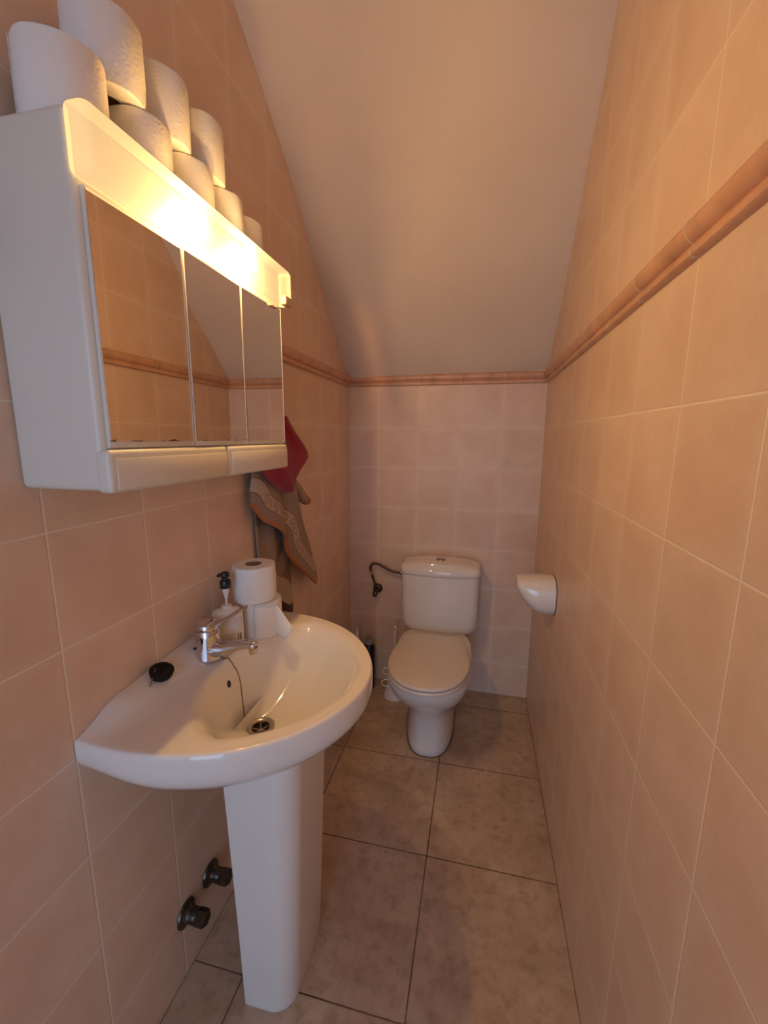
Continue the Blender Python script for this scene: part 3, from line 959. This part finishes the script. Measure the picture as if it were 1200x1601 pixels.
# ------------------------------------------------------------------ capped pipe stubs under the basin
for k, (y, z, lab) in enumerate(((.737, .170, 'dark metal capped pipe stub low on the left wall, the one nearer the camera'), (.835, .174, 'dark metal capped pipe stub low on the left wall, the one nearer the pedestal'))):
    st = thing('pipe_stub', (XL, y, z), lab, 'pipe cap', 'capped pipe stubs under the basin')
    bm = BM(); lathe(bm, [(0, 0), (.031, 0), (.0325, .002), (.031, .006), (.024, .010), (.019, .016), (.0185, .018), (0, .018)], (XL + .0005, y, z), (1, 0, 0), 40, False, False)
    obj('wall_flange', bm, M['bronze'], st)
    bm = BM(); lathe(bm, [(0, .014), (.0185, .014), (.0185, .034), (.0175, .036), (0, .036)], (XL, y, z), (1, 0, 0), 32, False, False)
    obj('collar', bm, M['bronze'], st)
    bm = BM(); lathe(bm, [(0, .035), (.0195, .035), (.0195, .057), (.0165, .061), (0, .061)], (XL, y, z), (1, 0, .0), 6, False, False)
    obj('hex_cap', bm, M['bronze'], st, sharp=20)

# ------------------------------------------------------------------ paper holder on the right wall
hyc, hzc = 1.598, .772
bm = BM()
rings = []
for k in range(15):
    s = k / 14
    x = XR - .001 - .128 * s
    ztop = .841 - .012 * s ** 2.2
    zbot = .701 + .086 * (max(0, s - .25) / .75) ** 2.2
    hw = .076 * (1 - .06 * s - .22 * s ** 4)
    n = 56
    ring = []
    for i in range(n):
        t = 2 * pi * i / n
        c, q = cos(t), sin(t)
        e = 2.5
        yy = hw * math.copysign(abs(c) ** (2 / e), c)
        zz = (ztop + zbot) / 2 + (ztop - zbot) / 2 * math.copysign(abs(q) ** (2 / e), q)
        ring.append(V((x, hyc + yy, zz)))
    rings.append(ring)
def shrink(r, f, dx):
    c = sum(r, V((0, 0, 0))) / len(r)
    return [c + (p - c) * f + V((dx, 0, 0)) for p in r]
rings += [shrink(rings[14], .90, -.003), shrink(rings[14], .6, -.0055)]
ph = thing('paper_holder', (XR, hyc, hzc), 'white hooded toilet-paper holder on the right wall', 'toilet paper holder')
Rr_ = None
bm = BM(); loft(bm, rings); obj('hood', bm, M['ceramic'], ph, sharp=60)
bm = BM(); box(bm, XR - .003, XR - .0002, hyc - .0795, hyc + .0795, .699, .843, .001, 1)
bm.free(); bm = BM()
back = [V((XR - .0003, hyc + (p.y - hyc) * 1.02, hzc + (p.z - hzc) * 1.015)) for p in rings[0]]
loft(bm, [back, [V((XR - .0030, p.y, p.z)) for p in back]])
obj('wall_plate', bm, simple('holder_gasket', (.20, .11, .07), .7), ph)

# ------------------------------------------------------------------ towels
def towel_grid(top, bot, nu, nv, xfun, uvscale=1.0):
    """top and bot: lists of (y,z); surface from top edge to bottom edge; UV = (metres along hem, metres above hem)"""
    T_ = catmull([(0, y, z) for y, z in top], 12); B_ = catmull([(0, y, z) for y, z in bot], 12)
    def samp(P, s):
        L = [0]
        for a, b in zip(P, P[1:]): L.append(L[-1] + (b - a).length)
        d = s * L[-1]
        for k in range(len(P) - 1):
            if d <= L[k + 1] + 1e-9: return P[k].lerp(P[k + 1], (d - L[k]) / max(L[k + 1] - L[k], 1e-9)), d
        return P[-1], L[-1]
    bm = BM(); uvl = bm.loops.layers.uv.new('UVMap')
    g = []
    for i in range(nu + 1):
        s = i / nu
        a, _ = samp(T_, s); b, ub = samp(B_, s)
        col = []
        for j in range(nv + 1):
            t = j / nv
            p = a.lerp(b, t)
            p.x = xfun(s, t)
            dbest, ubest, L0 = 9, 0, 0
            for qa, qb in zip(B_, B_[1:]):
                e = V((0, qb.y - qa.y, qb.z - qa.z)); w = V((0, p.y - qa.y, p.z - qa.z))
                k = max(0, min(1, w.dot(e) / max(e.length_squared, 1e-12)))
                dd = (w - e * k).length
                if dd < dbest: dbest, ubest = dd, L0 + e.length * k
                L0 += e.length
            col.append((bm.verts.new(p), (ubest, dbest)))
        g.append(col)
    for i in range(nu):
        for j in range(nv):
            q = [g[i][j], g[i + 1][j], g[i + 1][j + 1], g[i][j + 1]]
            f = bm.faces.new([x[0] for x in q])
            for l in f.loops:
                for v, uv in q:
                    if l.vert is v: l[uvl].uv = uv
    return bm

def band_towel_mat():
    cm = cloth_mat('taupe_towelling', (0.400, 0.300, 0.222), (0.235, 0.165, 0.118), 800, .6)
    m = cm
    base = m.b.inputs['Base Color'].links[0].from_socket
    tc = m.new('ShaderNodeUVMap'); tc.uv_map = 'UVMap'
    s = m.new('ShaderNodeSeparateXYZ'); m.ln(tc.outputs[0], s.inputs[0])
    u, v = s.outputs[0], s.outputs[1]
    def rng(a, lo, hi): return m.math('MULTIPLY', m.math('GREATER_THAN', a, lo), m.math('LESS_THAN', a, hi))
    hem = rng(v, -1, .013)
    band = rng(v, .042, .086)
    edge = m.math('MAXIMUM', rng(v, .0400, .0435), rng(v, .0845, .0880))
    # scroll motif: rings of spiral lines repeated along the band
    cu = m.math('SUBTRACT', m.math('FRACT', m.math('DIVIDE', u, .044)), .5)
    cu = m.math('MULTIPLY', cu, .044)
    cv = m.math('SUBTRACT', v, .064)
    r = m.math('SQRT', m.math('ADD', m.math('POWER', cu, 2), m.math('POWER', cv, 2)))
    th = m.math('ARCTAN2', cv, cu)
    sp = m.math('FRACT', m.math('ADD', m.math('DIVIDE', r, .0100), m.math('DIVIDE', th, 2 * pi)))
    spiral = m.math('MULTIPLY', m.math('LESS_THAN', sp, .42), m.math('MULTIPLY', m.math('LESS_THAN', r, .0195), band))
    c = m.mix(m.math('MULTIPLY', band, .75), base, (0.60, 0.49, 0.385))
    c = m.mix(m.math('MULTIPLY', spiral, .8), c, (0.235, 0.150, 0.105))
    c = m.mix(edge, c, (0.235, 0.115, 0.07))
    c = m.mix(hem, c, (0.430, 0.165, 0.055))
    m.set(Base_Color=c)
    return m.m

def check_towel_mat():
    m = cloth_mat('checked_towelling', (0.36, 0.27, 0.20), (0.22, 0.15, 0.11), 800, .6)
    base = m.b.inputs['Base Color'].links[0].from_socket
    tc = m.new('ShaderNodeUVMap'); tc.uv_map = 'UVMap'
    s = m.new('ShaderNodeSeparateXYZ'); m.ln(tc.outputs[0], s.inputs[0])
    u, v = s.outputs[0], s.outputs[1]
    def rng(a, lo, hi): return m.math('MULTIPLY', m.math('GREATER_THAN', a, lo), m.math('LESS_THAN', a, hi))
    fu = m.math('GREATER_THAN', m.math('FRACT', m.math('DIVIDE', m.math('ADD', u, .03), .11)), .5)
    fv = m.math('GREATER_THAN', m.math('FRACT', m.math('DIVIDE', v, .22)), .5)
    xor = m.math('ABSOLUTE', m.math('SUBTRACT', fu, fv))
    c = m.mix(xor, (0.225, 0.135, 0.085), (0.395, 0.325, 0.27))
    c = m.mix(.35, c, base)
    c = m.mix(rng(v, .038, .105), c, (0.50, 0.41, 0.345))
    c = m.mix(rng(v, -1, .038), c, (0.06, 0.022, 0.026))
    c = m.mix(rng(v, -1, .010), c, (0.26, 0.02, 0.025))
    # pale drop motif near the corner
    du = m.math('SUBTRACT', u, .068); dv = m.math('SUBTRACT', v, .022)
    k = m.math('LESS_THAN', m.math('SQRT', m.math('ADD', m.math('POWER', m.math('DIVIDE', du, .008), 2), m.math('POWER', m.math('DIVIDE', dv, .012), 2))), 1.0)
    c = m.mix(k, c, (0.62, 0.53, 0.46))
    m.set(Base_Color=c)
    return m.m

# checked towel, behind the others
tw2 = towel_grid([(1.135, 1.34), (1.20, 1.37), (1.28, 1.35), (1.34, 1.28)], [(1.145, .85), (1.20, .80), (1.262, .760), (1.300, .725), (1.345, .700), (1.386, .706)], 40, 40,
                 lambda s, t: XL + .0015 + .014 * (0.5 + 0.5 * sin(s * 4 * pi * 1.1 + 1.0 + t)) * (0.4 + .6 * t))
tag(obj('hand_towel', tw2, check_towel_mat(), sharp=180, solid=.004), 'brown and grey checked towel with a dark patterned end, hanging behind the taupe towel', 'towel', 'towels hanging beyond the cabinet')
# taupe towel with scroll band
def x_band(s, t):
    if s < .42: f = sin(pi * s / .42)
    else: f = sin(pi * (s - .42) / .58) * 1.15
    return XL + .028 + .026 * abs(f) ** .8 * (0.35 + .65 * t) + .004 * sin(9 * s + 6 * t)
tw1 = towel_grid([(1.105, 1.30), (1.16, 1.37), (1.235, 1.395), (1.30, 1.34), (1.345, 1.26), (1.381, 1.190)],
                 [(1.093, 1.140), (1.112, 1.107), (1.136, 1.086), (1.207, 1.050), (1.278, 1.003), (1.300, .940), (1.358, .876), (1.434, .815), (1.507, .767), (1.541, .774), (1.557, .810)], 70, 50, x_band)
to = tag(obj('bath_towel', tw1, band_towel_mat(), sharp=180, solid=.005), 'taupe bath towel with a scroll-patterned band and orange-brown hem, hanging past the cabinet', 'towel', 'towels hanging beyond the cabinet')
# folded corner sticking out on its right
bm = BM()
tube(bm, catmull([(XL + .030, 1.375, 1.190), (XL + .030, 1.405, 1.160), (XL + .031, 1.435, 1.128), (XL + .032, 1.462, 1.108)], 6), [.012, .021, .024, .020], 16, .7)
obj('folded_corner', bm, simple('taupe_fold', (.36, .255, .18), .95, var=.15, bump=.5, bscale=600), to)
bm = BM()
tube(bm, catmull([(XL + .032, 1.452, 1.118), (XL + .034, 1.474, 1.103), (XL + .034, 1.486, 1.096)], 6), [.0205, .0215, .012], 16, .72)
obj('folded_hem', bm, simple('orange_hem', (.40, .165, .06), .95, bump=.5, bscale=600), to)
# red cloth in front
rowsL = [(1.195, 1.412), (1.152, 1.364), (1.121, 1.309), (1.095, 1.26), (1.128, 1.226), (1.197, 1.188), (1.262, 1.164)]
rowsR = [(1.275, 1.404), (1.352, 1.353), (1.455, 1.276), (1.380, 1.228), (1.345, 1.200), (1.325, 1.177), (1.296, 1.160)]
Lc = catmull([(0, y, z) for y, z in rowsL], 6); Rc = catmull([(0, y, z) for y, z in rowsR], 6)
bm = BM()
g = []
for j, (a, b) in enumerate(zip(Lc, Rc)):
    t = j / (len(Lc) - 1)
    row = []
    for i in range(25):
        s = i / 24
        p = a.lerp(b, s)
        bulge = sin(pi * min(max(s, 0), 1)) ** .6
        p.x = XL + .050 + .024 * bulge * (0.5 + .5 * sin(pi * (t * .9 + .05))) + (.007 * sin(8 * s + 4 * t) + .006 * sin(13 * s - 7 * t)) * (1 - .3 * t)
        row.append(bm.verts.new(p))
    g.append(row)
for j in range(len(g) - 1):
    for i in range(24): bm.faces.new((g[j][i], g[j][i + 1], g[j + 1][i + 1], g[j + 1][i]))
tag(obj('face_cloth', bm, M['red_cloth'], sharp=180, solid=.006), 'crimson face cloth draped over the taupe towel beside the cabinet', 'cloth', 'towels hanging beyond the cabinet')

# ------------------------------------------------------------------ things on the floor beside the toilet
bb = thing('cleaner_bottle', (-.605, 2.045, 0), 'white cleaner bottle with a tall pointed nozzle in the back left corner', 'bottle', 'bottles in the back corner')
bm = BM()
loft(bm, [super_ring(-.605, 2.045, a, b, z, 40, 3) for a, b, z in ((.038, .026, 0), (.041, .029, .004), (.041, .029, .15), (.036, .026, .18), (.022, .02, .205), (.013, .013, .22), (.013, .013, .228))])
obj('bottle', bm, M['whiteplastic'], bb)
bm = BM(); lathe(bm, [(0, .226), (.0150, .226), (.0148, .245), (.0125, .275), (.0085, .310), (.0045, .334), (0, .336)], (-.605, 2.045, 0), n=24, cap0=False, cap1=False)
obj('nozzle_cap', bm, M['whiteplastic'], bb)
bm = BM(); lathe(bm, [(.0418, .05), (.0418, .055)], (-.605, 2.045, 0), n=8, cap0=False, cap1=False); bm.free()
sb = thing('spray_can', (-.540, 2.050, 0), 'black can with a grey cap beside the white bottle in the back left corner', 'spray can', 'bottles in the back corner')
bm = BM(); lathe(bm, [(0, 0), (.029, 0), (.0305, .003), (.0305, .225), (.028, .240), (.0225, .250), (0, .250)], (-.540, 2.050, 0), n=36, cap0=False, cap1=False)
obj('can', bm, M['blackplastic'], sb)
bm = BM(); lathe(bm, [(0, .248), (.0225, .248), (.0225, .268), (.019, .276), (.010, .277), (.009, .272), (0, .272)], (-.540, 2.050, 0), n=32, cap0=False, cap1=False)
obj('cap', bm, M['greyplastic'], sb)
bx, by = -.388, 2.00
br = thing('toilet_brush', (bx, by, 0), 'white toilet brush in its white holder between the toilet and the back left corner', 'toilet brush')
bm = BM(); lathe(bm, [(0, 0), (.058, 0), (.060, .004), (.052, .03), (.040, .075), (.037, .105), (.034, .105), (.034, .02), (0, .02)], (bx, by, 0), n=40, cap0=False, cap1=False)
obj('brush_holder', bm, M['whiteplastic'], br)
bm = BM(); lathe(bm, [(0, .03), (.012, .03), (.014, .10), (.007, .12), (.0055, .20), (.006, .350), (.0075, .366), (.0075, .384), (.004, .390), (0, .390)], (bx, by, 0), n=24, cap0=False, cap1=False)
obj('handle', bm, M['whiteplastic'], br)
bm = BM(); lathe(bm, [(0, 0), (.0032, 0), (.0032, .002), (0, .002)], (bx - .002, by - .0068, .372), (0, -1, 0), 12, False, False)
obj('hanging_hole', bm, M['gap'], br)

# ------------------------------------------------------------------ light
def point(name, loc, watt, col, size):
    l = bpy.data.lights.new(name, 'POINT'); l.energy = watt; l.color = col; l.shadow_soft_size = size
    o = bpy.data.objects.new(name, l); o.location = loc; link(o); return o
point('lamp_bulb', (-.5005, .705, 1.702), BULB_W, (1.0, .72, .38), .011)
point('lamp_bulb', (-.5005, .872, 1.702), BULB_W, (1.0, .72, .38), .011)

w = bpy.data.worlds.new('daylight'); scene.world = w; w.use_nodes = True
bg = w.node_tree.nodes['Background']
bg.inputs[0].default_value = SKY + (1,); bg.inputs[1].default_value = SKY_STR
pl = bpy.data.lights.new('doorway_portal', 'AREA'); pl.shape = 'RECTANGLE'; pl.size = .76; pl.size_y = 2.08
pl.cycles.is_portal = True
po = bpy.data.objects.new('doorway_portal', pl); po.location = (-.18, YF - .04, 1.04); po.rotation_euler = (pi / 2, 0, 0); link(po)

# ------------------------------------------------------------------ camera
cam = bpy.data.cameras.new('camera'); co = bpy.data.objects.new('camera', cam); link(co)
cam.sensor_fit = 'HORIZONTAL'; cam.sensor_width = 36.0; cam.lens = 36.0 * 662.19 / 1200.0
cam.clip_start = 0.02
pit, yaw, roll = 0.1749, 0.2217, -0.0057
Fw = V((-sin(yaw) * cos(pit), cos(yaw) * cos(pit), -sin(pit)))
X = V((cos(yaw), sin(yaw), 0)); D = Fw.cross(X)
X2 = cos(roll) * X + sin(roll) * D; D2 = -sin(roll) * X + cos(roll) * D
mat = Matrix((X2, -D2, -Fw)).transposed().to_4x4()
mat.translation = V((0, 0, CAMZ))
co.matrix_world = mat
scene.camera = co

scene.view_settings.view_transform = 'Standard'
scene.view_settings.look = 'None'
scene.view_settings.exposure = EXPO
scene.view_settings.gamma = 1.0
scene.view_settings.use_curve_mapping = False
scene.cycles.sample_clamp_indirect = 6.0
scene.cycles.max_bounces = 12
scene.cycles.diffuse_bounces = 6
